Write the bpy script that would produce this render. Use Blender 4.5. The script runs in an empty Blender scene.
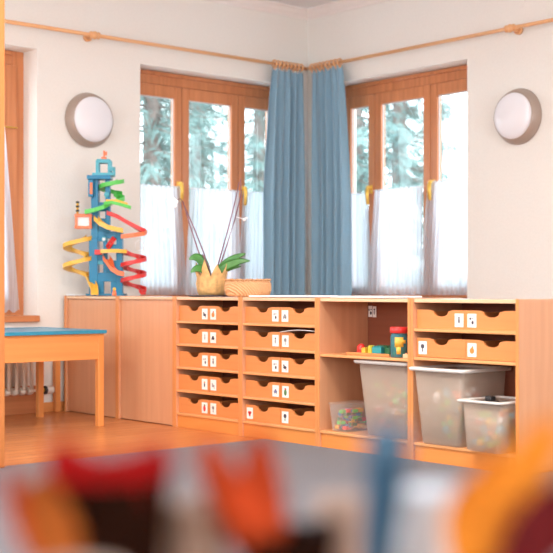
import bpy, bmesh, math, random
from mathutils import Vector, Matrix
random.seed(7)
PI = math.pi
COL = bpy.context.scene.collection
sc = bpy.context.scene

# ------------------------------------------------------------ materials
def nodes(name):
    m = bpy.data.materials.new(name); m.use_nodes = True
    nt = m.node_tree; nt.nodes.clear()
    out = nt.nodes.new('ShaderNodeOutputMaterial')
    return m, nt, out
def plain(name, col, rough=.5, bump=0, bscale=40, var=0, spec=.5, metal=0, sheen=0):
    m, nt, out = nodes(name)
    b = nt.nodes.new('ShaderNodeBsdfPrincipled')
    b.inputs['Roughness'].default_value = rough
    b.inputs['Metallic'].default_value = metal
    b.inputs['Specular IOR Level'].default_value = spec
    b.inputs['Sheen Weight'].default_value = sheen
    tc = nt.nodes.new('ShaderNodeTexCoord')
    n = nt.nodes.new('ShaderNodeTexNoise'); n.inputs['Scale'].default_value = bscale
    n.inputs['Detail'].default_value = 4
    nt.links.new(tc.outputs['Object'], n.inputs['Vector'])
    r = nt.nodes.new('ShaderNodeValToRGB')
    v = var
    r.color_ramp.elements[0].position = .3; r.color_ramp.elements[1].position = .7
    r.color_ramp.elements[0].color = tuple(c*(1-v) for c in col)+(1,)
    r.color_ramp.elements[1].color = tuple(min(1, c*(1+v)) for c in col)+(1,)
    nt.links.new(n.outputs['Fac'], r.inputs['Fac'])
    nt.links.new(r.outputs['Color'], b.inputs['Base Color'])
    if bump:
        bp = nt.nodes.new('ShaderNodeBump'); bp.inputs['Strength'].default_value = bump
        bp.inputs['Distance'].default_value = .01
        nt.links.new(n.outputs['Fac'], bp.inputs['Height']); nt.links.new(bp.outputs['Normal'], b.inputs['Normal'])
    nt.links.new(b.outputs[0], out.inputs[0])
    return m
def wood(name, col, grain='z', rough=.38, var=.12, scale=1.0, coat=0):
    m, nt, out = nodes(name)
    b = nt.nodes.new('ShaderNodeBsdfPrincipled')
    b.inputs['Roughness'].default_value = rough
    b.inputs['Coat Weight'].default_value = coat
    b.inputs['Coat Roughness'].default_value = .2
    tc = nt.nodes.new('ShaderNodeTexCoord'); mp = nt.nodes.new('ShaderNodeMapping')
    s = {'x': (1.2, 28, 28), 'y': (28, 1.2, 28), 'z': (28, 28, 1.2)}[grain]
    mp.inputs['Scale'].default_value = tuple(a*scale for a in s)
    n = nt.nodes.new('ShaderNodeTexNoise'); n.inputs['Scale'].default_value = 1; n.inputs['Detail'].default_value = 6
    n.inputs['Distortion'].default_value = .4
    nt.links.new(tc.outputs['Object'], mp.inputs[0]); nt.links.new(mp.outputs[0], n.inputs['Vector'])
    r = nt.nodes.new('ShaderNodeValToRGB')
    r.color_ramp.elements[0].position = .25; r.color_ramp.elements[1].position = .75
    r.color_ramp.elements[0].color = (col[0]*(1-var), col[1]*(1-1.5*var), col[2]*(1-1.8*var), 1)
    r.color_ramp.elements[1].color = tuple(min(1, c*(1+var*.7)) for c in col)+(1,)
    nt.links.new(n.outputs['Fac'], r.inputs['Fac']); nt.links.new(r.outputs['Color'], b.inputs['Base Color'])
    nt.links.new(b.outputs[0], out.inputs[0])
    return m
def floor_mat():
    m, nt, out = nodes('oiled_parquet')
    b = nt.nodes.new('ShaderNodeBsdfPrincipled'); b.inputs['Roughness'].default_value = .27
    b.inputs['Specular IOR Level'].default_value = .6
    tc = nt.nodes.new('ShaderNodeTexCoord')
    br = nt.nodes.new('ShaderNodeTexBrick')
    br.inputs['Scale'].default_value = 1; br.inputs['Brick Width'].default_value = .9; br.inputs['Row Height'].default_value = .11
    br.inputs['Mortar Size'].default_value = .0015; br.inputs['Mortar Smooth'].default_value = .1
    br.inputs['Color1'].default_value = (.80, .30, .10, 1); br.inputs['Color2'].default_value = (.70, .25, .08, 1)
    br.inputs['Mortar'].default_value = (.40, .14, .05, 1)
    nt.links.new(tc.outputs['Object'], br.inputs['Vector'])
    mp = nt.nodes.new('ShaderNodeMapping'); mp.inputs['Scale'].default_value = (1.5, 30, 1)
    n = nt.nodes.new('ShaderNodeTexNoise'); n.inputs['Scale'].default_value = 1; n.inputs['Detail'].default_value = 5
    nt.links.new(tc.outputs['Object'], mp.inputs[0]); nt.links.new(mp.outputs[0], n.inputs['Vector'])
    mx = nt.nodes.new('ShaderNodeMix'); mx.data_type = 'RGBA'; mx.blend_type = 'MULTIPLY'; mx.inputs[0].default_value = .35
    nt.links.new(br.outputs['Color'], mx.inputs[6]); nt.links.new(n.outputs['Fac'], mx.inputs[7])
    nt.links.new(mx.outputs[2], b.inputs['Base Color']); nt.links.new(b.outputs[0], out.inputs[0])
    return m
def glass_mat():
    m, nt, out = nodes('window_glass')
    t = nt.nodes.new('ShaderNodeBsdfTransparent'); g = nt.nodes.new('ShaderNodeBsdfGlossy')
    t.inputs[0].default_value = (.96, .99, .99, 1)
    g.inputs['Roughness'].default_value = .02
    mx = nt.nodes.new('ShaderNodeMixShader'); mx.inputs[0].default_value = .035
    nt.links.new(t.outputs[0], mx.inputs[1]); nt.links.new(g.outputs[0], mx.inputs[2])
    nt.links.new(mx.outputs[0], out.inputs[0]); return m
def veil(name, col, transp, transl=.5, rough=.5, pattern=None):
    """cloth or frosted plastic: part see-through, part diffuse, part translucent"""
    m, nt, out = nodes(name)
    t = nt.nodes.new('ShaderNodeBsdfTransparent'); d = nt.nodes.new('ShaderNodeBsdfPrincipled'); l = nt.nodes.new('ShaderNodeBsdfTranslucent')
    d.inputs['Base Color'].default_value = col+(1,); d.inputs['Roughness'].default_value = rough
    l.inputs[0].default_value = col+(1,)
    m1 = nt.nodes.new('ShaderNodeMixShader'); m1.inputs[0].default_value = transl
    m2 = nt.nodes.new('ShaderNodeMixShader'); m2.inputs[0].default_value = transp
    nt.links.new(d.outputs[0], m1.inputs[1]); nt.links.new(l.outputs[0], m1.inputs[2])
    nt.links.new(m1.outputs[0], m2.inputs[1]); nt.links.new(t.outputs[0], m2.inputs[2])
    if pattern:
        tc = nt.nodes.new('ShaderNodeTexCoord'); mp = nt.nodes.new('ShaderNodeMapping'); mp.inputs['Scale'].default_value = pattern
        n = nt.nodes.new('ShaderNodeTexNoise'); n.inputs['Scale'].default_value = 1; n.inputs['Detail'].default_value = 2
        mr = nt.nodes.new('ShaderNodeMapRange'); mr.inputs[1].default_value = .3; mr.inputs[2].default_value = .7
        mr.inputs[3].default_value = max(0, transp-.12); mr.inputs[4].default_value = transp+.12
        nt.links.new(tc.outputs['Object'], mp.inputs[0]); nt.links.new(mp.outputs[0], n.inputs['Vector'])
        nt.links.new(n.outputs['Fac'], mr.inputs[0]); nt.links.new(mr.outputs[0], m2.inputs[0])
    nt.links.new(m2.outputs[0], out.inputs[0]); return m

M = {}
M['wall'] = plain('cream_plaster', (.82, .785, .735), .9, .15, 60, .015, spec=.2)
M['ceil'] = plain('ceiling_paint', (.83, .82, .83), .9, .1, 40, .01, spec=.2)
M['cove'] = plain('cornice_paint', (.86, .80, .77), .8, 0, 20, .01, spec=.2)
M['floor'] = floor_mat()
M['rug'] = plain('grey_blue_carpet', (.072, .060, .072), .95, .6, 160, .22, spec=.1, sheen=.3)
M['frame'] = wood('window_wood', (.60, .235, .095), 'z', .35, .18)
M['frameh'] = wood('window_wood_cross', (.60, .235, .095), 'x', .35, .18)
M['panel'] = wood('beech_panel', (.68, .33, .175), 'z', .30, .07, 1.0, .15)
M['edge'] = wood('beech_edge', (.70, .27, .085), 'z', .35, .08)
M['shelf'] = wood('beech_shelf', (.78, .36, .14), 'y', .35, .08)
M['inner'] = wood('beech_inner', (.46, .15, .045), 'y', .4, .1)
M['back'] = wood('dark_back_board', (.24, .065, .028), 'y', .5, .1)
M['drawer'] = wood('beech_drawer', (.72, .26, .08), 'y', .38, .07)
M['plinth'] = wood('beech_plinth', (.74, .27, .065), 'y', .38, .07)
M['topw'] = wood('cabinet_top', (.80, .50, .30), 'y', .22, .06, 1, .4)
M['table'] = wood('table_wood', (.75, .30, .09), 'x', .35, .10)
M['leg'] = wood('leg_wood', (.75, .29, .08), 'z', .35, .10)
M['blue_top'] = plain('blue_table_top', (.03, .27, .42), .3, 0, 20, .05)
M['rod'] = wood('rod_wood', (.84, .46, .22), 'x', .35, .08)
M['card'] = plain('white_card', (.86, .82, .78), .5)
M['paper'] = plain('white_paper', (.86, .86, .86), .6)
M['bead'] = plain('grey_gasket', (.55, .55, .56), .6)
M['glass'] = glass_mat()
M['sheer'] = veil('sheer_curtain', (.66, .70, .76), .22, .58, .8, (70, 70, .8))
M['drape'] = plain('blue_drape', (.215, .36, .465), .75, .15, 120, .06, spec=.2, sheen=.4)
M['brass'] = plain('yellow_brass', (.88, .55, .10), .3, 0, 20, .05, metal=.3)
M['tan'] = plain('lamp_ring_metal', (.40, .32, .27), .4, 0, 20, .02, metal=.2)
M['opal'] = plain('opal_glass', (.80, .79, .83), .15, 0, 10, .0)
M['rad'] = plain('radiator_enamel', (.80, .70, .60), .35, 0, 10, .02)
M['valve'] = plain('valve_plastic', (.80, .76, .70), .4)
M['black'] = plain('black_plastic', (.02, .02, .022), .4)
M['snow'] = plain('snow', (.80, .83, .87), .9, .1, 2, .03, spec=.1)
M['hedge'] = plain('hedge_dark', (.07, .07, .10), .9, .5, 3, .3, spec=.1)
M['bark'] = plain('bark', (.24, .19, .17), .9, .6, 12, .3, spec=.1)
M['needle'] = plain('spruce_needles', (.22, .32, .30), .8, 0, 2, .3, spec=.2)
M['teal'] = plain('toy_teal', (.0, .19, .36), .35)
M['lteal'] = plain('toy_light_teal', (.08, .42, .52), .35)
M['green'] = plain('toy_green', (.10, .58, .09), .35)
M['yellow'] = plain('toy_yellow', (.85, .48, .06), .35)
M['red'] = plain('toy_red', (.72, .035, .03), .35)
M['orange'] = plain('toy_orange', (.86, .20, .07), .35)
M['white'] = plain('toy_white', (.85, .85, .84), .4)
M['paperwrap'] = plain('kraft_wrap', (.72, .42, .16), .6, .8, 30, .25)
M['basket'] = None
M['leaf'] = plain('orchid_leaf', (.06, .22, .04), .35, 0, 20, .2)
M['stem'] = plain('orchid_stem', (.22, .10, .13), .6, 0, 20, .2)
M['petal'] = plain('orchid_petal', (.88, .86, .88), .6)
M['traydark'] = plain('dark_tray', (.07, .06, .07), .4)
M['bin'] = veil('frosted_plastic', (.80, .66, .55), .62, .30, .35)
M['binrim'] = plain('frosted_rim', (.78, .73, .68), .35)
M['clear'] = veil('clear_plastic', (.85, .78, .72), .86, .2, .2)
M['jar'] = veil('jar_plastic', (.08, .32, .40), .35, .3, .15)

# weave
def basket_mat():
    m, nt, out = nodes('woven_straw')
    b = nt.nodes.new('ShaderNodeBsdfPrincipled'); b.inputs['Roughness'].default_value = .7
    tc = nt.nodes.new('ShaderNodeTexCoord')
    w = nt.nodes.new('ShaderNodeTexWave'); w.inputs['Scale'].default_value = 30; w.bands_direction = 'DIAGONAL'
    w.inputs['Distortion'].default_value = 2.5
    r = nt.nodes.new('ShaderNodeValToRGB')
    r.color_ramp.elements[0].color = (.70, .33, .14, 1); r.color_ramp.elements[1].color = (.82, .47, .24, 1)
    nt.links.new(tc.outputs['Object'], w.inputs['Vector']); nt.links.new(w.outputs['Color'], r.inputs['Fac'])
    nt.links.new(r.outputs['Color'], b.inputs['Base Color'])
    bp = nt.nodes.new('ShaderNodeBump'); bp.inputs['Strength'].default_value = .6; bp.inputs['Distance'].default_value = .01
    nt.links.new(w.outputs['Fac'], bp.inputs['Height']); nt.links.new(bp.outputs['Normal'], b.inputs['Normal'])
    nt.links.new(b.outputs[0], out.inputs[0]); return m
M['basket'] = basket_mat()

# ------------------------------------------------------------ mesh builder
class MB:
    def __init__(s): s.bm = bmesh.new(); s.mi = 0
    def _f(s, vs, smooth=False):
        try:
            f = s.bm.faces.new(vs); f.material_index = s.mi; f.smooth = smooth; return f
        except ValueError: return None
    def box(s, x0, x1, y0, y1, z0, z1, bev=0):
        x0, x1 = sorted((x0, x1)); y0, y1 = sorted((y0, y1)); z0, z1 = sorted((z0, z1))
        v = [s.bm.verts.new((x, y, z)) for x in (x0, x1) for y in (y0, y1) for z in (z0, z1)]
        fs = [s._f([v[i] for i in q]) for q in ((0, 1, 3, 2), (4, 6, 7, 5), (0, 4, 5, 1), (2, 3, 7, 6), (0, 2, 6, 4), (1, 5, 7, 3))]
        if bev:
            es = {e for f in fs for e in f.edges}
            bmesh.ops.bevel(s.bm, geom=list(es), offset=bev, segments=2, affect='EDGES', profile=.5)
        return s
    def prism(s, pts, fn0, fn1):
        """outline pts (2D) -> fn0(p) front ring, fn1(p) back ring"""
        a = [s.bm.verts.new(fn0(p)) for p in pts]; b = [s.bm.verts.new(fn1(p)) for p in pts]
        s._f(a); s._f(b[::-1])
        n = len(pts)
        for i in range(n): s._f([a[i], b[i], b[(i+1) % n], a[(i+1) % n]])
        return s
    def lathe(s, prof, n=32, c=(0, 0, 0), axis='z', sx=1, sy=1, smooth=True, jag=None):
        rings = []
        for k, (r, h) in enumerate(prof):
            ring = []
            for i in range(n):
                a = 2*PI*i/n; rr = r; hh = h
                if jag: rr, hh = jag(k, i, r, h)
                p = (rr*math.cos(a)*sx, rr*math.sin(a)*sy, hh)
                if axis == 'y': p = (p[0], p[2], p[1])
                if axis == 'x': p = (p[2], p[0], p[1])
                ring.append(s.bm.verts.new((p[0]+c[0], p[1]+c[1], p[2]+c[2])))
            rings.append(ring)
        for a, b in zip(rings, rings[1:]):
            for i in range(n): s._f([a[i], a[(i+1) % n], b[(i+1) % n], b[i]], smooth)
        if prof[0][0] > 0: s._f(rings[0][::-1])
        if prof[-1][0] > 0: s._f(rings[-1])
        return s
    def tube(s, pts, r, n=10, smooth=True, caps=True):
        pts = [Vector(p) for p in pts]; rings = []
        rs = r if isinstance(r, (list, tuple)) else [r]*len(pts)
        for i, p in enumerate(pts):
            t = (pts[min(i+1, len(pts)-1)]-pts[max(i-1, 0)]).normalized()
            up = Vector((0, 0, 1)) if abs(t.z) < .95 else Vector((1, 0, 0))
            u = t.cross(up).normalized(); w = u.cross(t)
            rings.append([s.bm.verts.new(p+(u*math.cos(2*PI*k/n)+w*math.sin(2*PI*k/n))*rs[i]) for k in range(n)])
        for a, b in zip(rings, rings[1:]):
            for k in range(n): s._f([a[k], a[(k+1) % n], b[(k+1) % n], b[k]], smooth)
        if caps: s._f(rings[0][::-1]); s._f(rings[-1])
        return s
    def ball(s, c, r, n=14, sc_=(1, 1, 1)):
        ret = bmesh.ops.create_uvsphere(s.bm, u_segments=n, v_segments=max(6, n//2+2), radius=r)
        for v in ret['verts']:
            v.co = Vector((v.co.x*sc_[0]+c[0], v.co.y*sc_[1]+c[1], v.co.z*sc_[2]+c[2]))
            for f in v.link_faces: f.smooth = True; f.material_index = s.mi
        return s
    def torus(s, c, R, r, axis='x', n=20, m=8):
        rings = []
        for i in range(n):
            a = 2*PI*i/n; ring = []
            for k in range(m):
                b = 2*PI*k/m; q = R+r*math.cos(b)
                p = (r*math.sin(b), q*math.cos(a), q*math.sin(a)) if axis == 'x' else ((q*math.cos(a), r*math.sin(b), q*math.sin(a)) if axis == 'y' else (q*math.cos(a), q*math.sin(a), r*math.sin(b)))
                ring.append(s.bm.verts.new((p[0]+c[0], p[1]+c[1], p[2]+c[2])))
            rings.append(ring)
        for i in range(n):
            a, b = rings[i], rings[(i+1) % n]
            for k in range(m): s._f([a[k], a[(k+1) % m], b[(k+1) % m], b[k]], True)
        return s
    def grid(s, fn, nu, nv, smooth=True):
        g = [[s.bm.verts.new(fn(i/nu, j/nv)) for j in range(nv+1)] for i in range(nu+1)]
        for i in range(nu):
            for j in range(nv): s._f([g[i][j], g[i+1][j], g[i+1][j+1], g[i][j+1]], smooth)
        return s
    def chute(s, path, w=.022, wall=.012, th=.004):
        """U-profiled slide swept along a path"""
        pts = [Vector(p) for p in path]; rings = []
        prof = [(-w, wall), (-w, 0), (w, 0), (w, wall), (w+th, wall), (w+th, -th), (-w-th, -th), (-w-th, wall)]
        for i, p in enumerate(pts):
            t = pts[min(i+1, len(pts)-1)]-pts[max(i-1, 0)]; t.z = 0
            if t.length < 1e-6: t = Vector((1, 0, 0))
            t.normalize(); side = Vector((t.y, -t.x, 0))
            rings.append([s.bm.verts.new(p+side*a+Vector((0, 0, b))) for a, b in prof])
        n = len(prof)
        for a, b in zip(rings, rings[1:]):
            for k in range(n): s._f([a[k], a[(k+1) % n], b[(k+1) % n], b[k]])
        s._f(rings[0][::-1]); s._f(rings[-1])
        return s
    def build(s, name, mats, parent=None, loc=(0, 0, 0), rotz=0, kind=None):
        bmesh.ops.recalc_face_normals(s.bm, faces=s.bm.faces[:])
        me = bpy.data.meshes.new(name); s.bm.to_mesh(me); s.bm.free()
        if not isinstance(mats, (list, tuple)): mats = [mats]
        for m in mats: me.materials.append(m)
        o = bpy.data.objects.new(name, me); COL.objects.link(o)
        o.location = loc; o.rotation_euler = (0, 0, rotz)
        if parent: o.parent = parent
        if kind: o['kind'] = kind
        return o
def tag(o, label, cat, group=None, kind=None):
    o['label'] = label; o['category'] = cat
    if group: o['group'] = group
    if kind: o['kind'] = kind
    return o
def thing(name, label, cat, loc=(0, 0, 0), rotz=0, group=None):
    o = bpy.data.objects.new(name, None); COL.objects.link(o)
    o.location = loc; o.rotation_euler = (0, 0, rotz); o.empty_display_size = .1
    return tag(o, label, cat, group)
def struct_root(name, loc=(0, 0, 0)):
    o = bpy.data.objects.new(name, None); COL.objects.link(o); o.location = loc; o['kind'] = 'structure'; return o
def link_copy(o, parent, loc=None):
    c = o.copy(); COL.objects.link(c); c.parent = parent
    if loc: c.location = loc
    return c

# ------------------------------------------------------------ room (metres; camera stands at the origin, 0.95 m up)
XR, YL, HC = 7.68, 8.40, 3.50      # right wall x, left wall y, ceiling
X0, Y0, TW = -1.6, -1.6, .36
MB().box(X0-TW, XR+TW, Y0-TW, YL+TW, -.15, 0).build('floor', M['floor'], kind='structure')
MB().box(X0-TW, XR+TW, Y0-TW, YL+TW, HC, HC+.2).build('ceiling', M['ceil'], kind='structure')
def holed(a0, a1, holes, mk):
    cur = a0
    for h0, h1, z0, z1 in holes:
        mk(cur, h0, 0, HC); mk(h0, h1, 0, z0); mk(h0, h1, z1, HC); cur = h1
    mk(cur, a1, 0, HC)
WZ0, WZ1 = .80, 2.80
mb = MB(); holed(X0, XR, [(.2, 1.9, .9, 2.8), (3.25, 4.86, .72, 2.80), (5.82, 7.48, WZ0, WZ1)], lambda a, b, z0, z1: mb.box(a, b, YL, YL+TW, z0, z1))
mb.build('wall_left', M['wall'], kind='structure')
mb = MB(); holed(Y0-TW, YL+TW, [(2.2, 4.0, WZ0, 2.8), (6.50, 8.13, WZ0, WZ1)], lambda a, b, z0, z1: mb.box(XR, XR+TW, a, b, z0, z1))
mb.build('wall_right', M['wall'], kind='structure')
mb = MB(); holed(X0, XR, [(.2, 2.2, .9, 2.8), (3.2, 5.4, .9, 2.8)], lambda a, b, z0, z1: mb.box(a, b, Y0-TW, Y0, z0, z1))
mb.build('wall_back', M['wall'], kind='structure')
mb = MB(); holed(Y0-TW, YL+TW, [(.6, 2.8, .9, 2.8), (4.0, 6.2, .9, 2.8)], lambda a, b, z0, z1: mb.box(X0-TW, X0, a, b, z0, z1))
mb.build('wall_near', M['wall'], kind='structure')
# cornice: a small cove where wall and ceiling meet
pf = [(0, 3.42), (.012, 3.42), (.016, 3.435), (.05, 3.46), (.075, 3.484), (.09, 3.488), (.09, 3.5), (0, 3.5)]
MB().prism(pf, lambda p: (X0, YL-p[0], p[1]), lambda p: (XR-p[0], YL-p[0], p[1])).build('trim_1', M['cove'], kind='structure')
MB().prism(pf, lambda p: (XR-p[0], Y0, p[1]), lambda p: (XR-p[0], YL-p[0], p[1])).build('trim_2', M['cove'], kind='structure')
MB().box(4.87, XR-.02, YL-.018, YL, 0, .075, .003).build('baseboard_left', M['table'], kind='structure')
MB().box(XR-.018, XR, Y0, YL-.02, 0, .075, .003).build('baseboard_right', M['table'], kind='structure')
MB().box(3.1, 4.86, YL-.022, YL, 0, .21, .003).build('trim_3', M['frameh'], kind='structure')

# windows: u along the wall, w into the wall, z up
def window(n, u0, u1, z0, z1, sashes, P, hside, sill=True, handles=True, t=.06, r=.075):
    root = struct_root('window_%d' % n)
    def bx(mb, a0, a1, w0, w1, c0, c1, bev=.004):
        p, q = P(a0, w0, c0), P(a1, w1, c1); mb.box(p[0], q[0], p[1], q[1], p[2], q[2], bev)
    f = MB(); W0, W1 = .205, .275
    bx(f, u0, u0+t, W0, W1, z0, z1); bx(f, u1-t, u1, W0, W1, z0, z1)
    bx(f, u0+t, u1-t, W0, W1, z1-.11, z1); bx(f, u0+t, u1-t, W0, W1, z0, z0+.07)
    bx(f, u0+t, u1-t, W0-.02, W0, z1-.035, z1-.003)
    for a, b in zip(sashes, sashes[1:]):
        bx(f, a[1]-.006, b[0]+.006, W0+.015, W1, z0+.07, z1-.11)
    f.build('window_frame', M['frame'], root)
    if sill:
        s = MB(); bx(s, u0+.001, u1-.001, -.05, W0, z0-.02, z0+.028, .006); s.build('window_sill', M['frameh'], root)
    for i, (a, b) in enumerate(sashes):
        s = MB(); w0, w1 = .185, .24; zt, zb = z1-.115, z0+.075
        bx(s, a, a+r, w0, w1, zb, zt); bx(s, b-r, b, w0, w1, zb, zt)
        bx(s, a+r, b-r, w0, w1, zt-.10, zt); bx(s, a+r, b-r, w0, w1, zb, zb+.10)
        so = s.build('sash', M['frame'], root)
        g = MB(); bx(g, a+r-.004, b-r+.004, .218, .224, zb+.096, zt-.096, 0); g.build('pane', M['glass'], so)
        b_ = MB()
        for q in ((a+r, a+r+.005, zb+.10, zt-.10), (b-r-.005, b-r, zb+.10, zt-.10), (a+r+.008, b-r-.008, zt-.108, zt-.10)):
            bx(b_, q[0], q[1], .205, .216, q[2], q[3], 0)
        b_.build('glazing_bead', M['bead'], so)
        if handles and hside[i] is not None:
            u = a+r*.5 if hside[i] < 0 else b-r*.5
            h = MB(); bx(h, u-.016, u+.016, w0-.008, w0, 1.80, 1.875, .003)
            p0 = P(u, w0-.008, 1.845); p1 = P(u, w0-.045, 1.85); p2 = P(u, w0-.055, 1.83); p3 = P(u, w0-.048, 1.70)
            h.tube([p0, p1], .016); h.tube([p1, p2, P(u, w0-.058, 1.78), p3], [.016, .018, .016, .014]); h.ball(p1, .020)
            h.build('handle', M['brass'], so)
    return root
PL = lambda u, w, z: (u, YL+w, z)
PR = lambda u, w, z: (XR+w, u, z)
window(1, 5.82, 7.48, WZ0, WZ1, [(5.84, 6.380), (6.386, 7.006), (7.012, 7.45)], PL, [1, None, -1])
window(2, 6.50, 8.13, WZ0, WZ1, [(6.52, 7.060), (7.066, 7.716), (7.722, 8.10)], PR, [1, None, -1])
window(3, 3.25, 4.86, .72, 2.80, [(3.33, 4.05), (4.056, 4.79)], PL, [None, None], t=.10, r=.11)
PB = lambda u, w, z: (u, Y0-w, z)
PN = lambda u, w, z: (X0-w, u, z)
window(4, .2, 2.2, .9, 2.8, [(.23, 1.19), (1.2, 2.17)], PB, [None, None], True, False)  # from here on: windows out of view, added to let more light in
window(5, 3.2, 5.4, .9, 2.8, [(3.23, 4.29), (4.3, 5.37)], PB, [None, None], True, False)
window(6, .6, 2.8, .9, 2.8, [(.63, 1.69), (1.7, 2.77)], PN, [None, None], True, False)
window(7, 4.0, 6.2, .9, 2.8, [(4.03, 5.09), (5.1, 6.17)], PN, [None, None], True, False)
window(8, .2, 1.9, .9, 2.8, [(.23, 1.04), (1.05, 1.87)], PL, [None, None], True, False)
window(9, 2.2, 4.0, WZ0, 2.8, [(2.23, 3.09), (3.1, 3.97)], PR, [None, None], True, False)

# cafe curtains, gathered along a thin rod on each sash
def cafe(u0t, u1t, u0b, u1b, z1, z0, P, w, label, ph, zt2=None):
    root = thing('cafe_curtain', label, 'curtain', P((u0t+u1t)/2, w, z1), 0, 'sheer half curtains on the window sashes')
    L = Vector(root.location)
    nf = 11
    def fn(i, j):
        zz = z1+(z0-z1)*j
        u = (u0t+(u1t-u0t)*i)*(1-j)+(u0b+(u1b-u0b)*i)*j
        e = 1-j
        # waist: the cloth draws in towards its foot
        amp = .007+.006*j
        ww = w+amp*math.sin(i*nf*2*PI+ph+.8*math.sin(j*3+i*5))+.004*math.sin(i*41+ph)
        scal = .012*abs(math.sin(i*nf*PI)) if j == 0 else 0
        return Vector(P(u, ww, zz+(.004*math.sin(i*60) if j < .02 else 0)))-L
    MB().grid(fn, 120, 24).build('cloth', M['sheer'], root)
    MB().tube([Vector(P(u0t-.01, w+.0, z1-.008))-L, Vector(P(u1t+.01, w, z1-.008))-L], .004, 8).build('curtain_wire', M['white'], root)
ZB = .90
cafe(5.85, 6.335, 5.84, 6.43, 1.83, ZB, PL, .155, 'sheer white half curtain left of the left window, behind the toy tower', 0)
cafe(6.435, 6.96, 6.37, 6.99, 1.825, ZB, PL, .118, 'sheer white half curtain in the middle of the left window, behind the orchid', 1)
cafe(7.05, 7.43, 6.97, 7.44, 1.83, ZB, PL, .155, 'sheer white half curtain of the left window beside the blue drape', 2)
cafe(7.78, 8.09, 7.70, 8.10, 1.81, ZB, PR, .155, 'sheer white half curtain of the right window beside the blue drape', 3)
cafe(7.080, 7.66, 7.085, 7.735, 1.825, ZB, PR, .118, 'sheer white half curtain in the middle of the right window', 4)
cafe(6.53, 7.055, 6.54, 7.16, 1.86, ZB, PR, .150, 'sheer white half curtain at the right end of the right window, hung slightly higher', 5)
# lace panel in window 3
root = thing('lace_curtain', 'long white lace curtain panel in the window at the left edge', 'curtain', PL(4.68, .15, 2.2))
L = Vector(root.location)
def fn(i, j):
    z = 2.2-1.42*j
    return Vector(PL(4.30+(.36+.13*j)*i, .15+.010*math.sin(i*30+j), z+(.012*math.sin(i*40) if j > .98 else 0)))-L
MB().grid(fn, 60, 30).build('cloth', M['sheer'], root)
MB().tube([Vector(PL(4.3, .16, 2.2))-L, Vector(PL(4.78, .16, 2.2))-L], .006, 8).build('curtain_wire', M['brass'], root)

# curtain rods, brackets, blue drapes
RZ = 2.945; RY = YL-.12; RX = XR-.12
def rodset(name, label, pts, br, n):
    root = thing(name, label, 'curtain rod', pts[0], 0)
    L = Vector(pts[0])
    MB().tube([Vector(p)-L for p in pts], .015, 14).build('rod', M['rod'], root)
    for b in br:
        mb = MB(); b = Vector(b)-L; nrm = Vector(n)
        mb.tube([b, b+nrm*.115], .016, 12); mb.tube([b+nrm*.09, b+nrm*.119], .034, 16)
        mb.ball(b, .032)
        ax = 'x' if abs(n[1]) > .5 else 'y'
        for s_ in (-.034, .034):
            mb.torus(b+(Vector((s_, 0, 0)) if ax == 'x' else Vector((0, s_, 0))), .019, .010, ax)
        mb.build('bracket', M['rod'], root)
rodset('curtain_rod', 'long wooden curtain rod across the left wall above the windows', [(2.9, RY, RZ), (RX-.017, RY, RZ)], [(5.305, RY, RZ), (3.0, RY, RZ)], (0, 1, 0))
rodset('curtain_rod', 'long wooden curtain rod across the right wall above the window', [(RX, 2.0, RZ), (RX, RY+.017, RZ)], [(RX, 5.975, RZ), (RX, 2.2, RZ)], (1, 0, 0))
def drape(label, at0, at1, ab0, ab1, along, ph):
    top = RZ-.035
    mid = (at0+at1)/2
    loc = (mid, RY, 0) if along == 'x' else (RX, mid, 0)
    root = thing('drape', label, 'curtain', loc, 0, 'blue drapes in the corner')
    nf = 5
    rnd = random.Random(int(ph*10)+3)
    offs = [rnd.uniform(-.5, .5) for _ in range(12)]
    def fn(i, j):
        z = top-(top-.03)*j
        jj = min(1, j*2.5)**.7
        u = (at0+(at1-at0)*i)*(1-jj)+(ab0+(ab1-ab0)*i)*jj
        a = (.018+.018*min(1, j*3))*(.75+.45*math.sin(i*13+ph))
        if j < .06: a = .010+.1*j
        w = a*math.sin(i*nf*2*PI+ph+offs[int(i*8)]*.0+.5*math.sin(3*j+i*9))+.006*math.sin(i*23+j*4)
        z2 = z+(.02*math.sin(i*8*2*PI+ph) if j < .04 else 0)
        return (u-mid, w, z2) if along == 'x' else (w, u-mid, z2)
    MB().grid(fn, 170, 60).build('cloth', M['drape'], root)
    r0 = None
    for k in range(8):
        u = at0+(at1-at0)*(k+.4)/8-mid
        c = (u, 0, RZ) if along == 'x' else (0, u, RZ)
        if r0 is None:
            mb = MB().torus((0, 0, 0), .030, .008, along, 24, 8).torus((0, 0, -.042), .009, .003, 'y' if along == 'x' else 'x', 12, 6)
            r0 = mb.build('curtain_ring', M['rod'], root, c)
        else: link_copy(r0, root, c)
drape('long steel blue drape hanging left of the room corner', 7.155, 7.515, 7.06, 7.525, 'x', 0)
drape('long steel blue drape hanging right of the room corner', 8.225, 7.82, 8.215, 7.74, 'y', 2)

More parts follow.
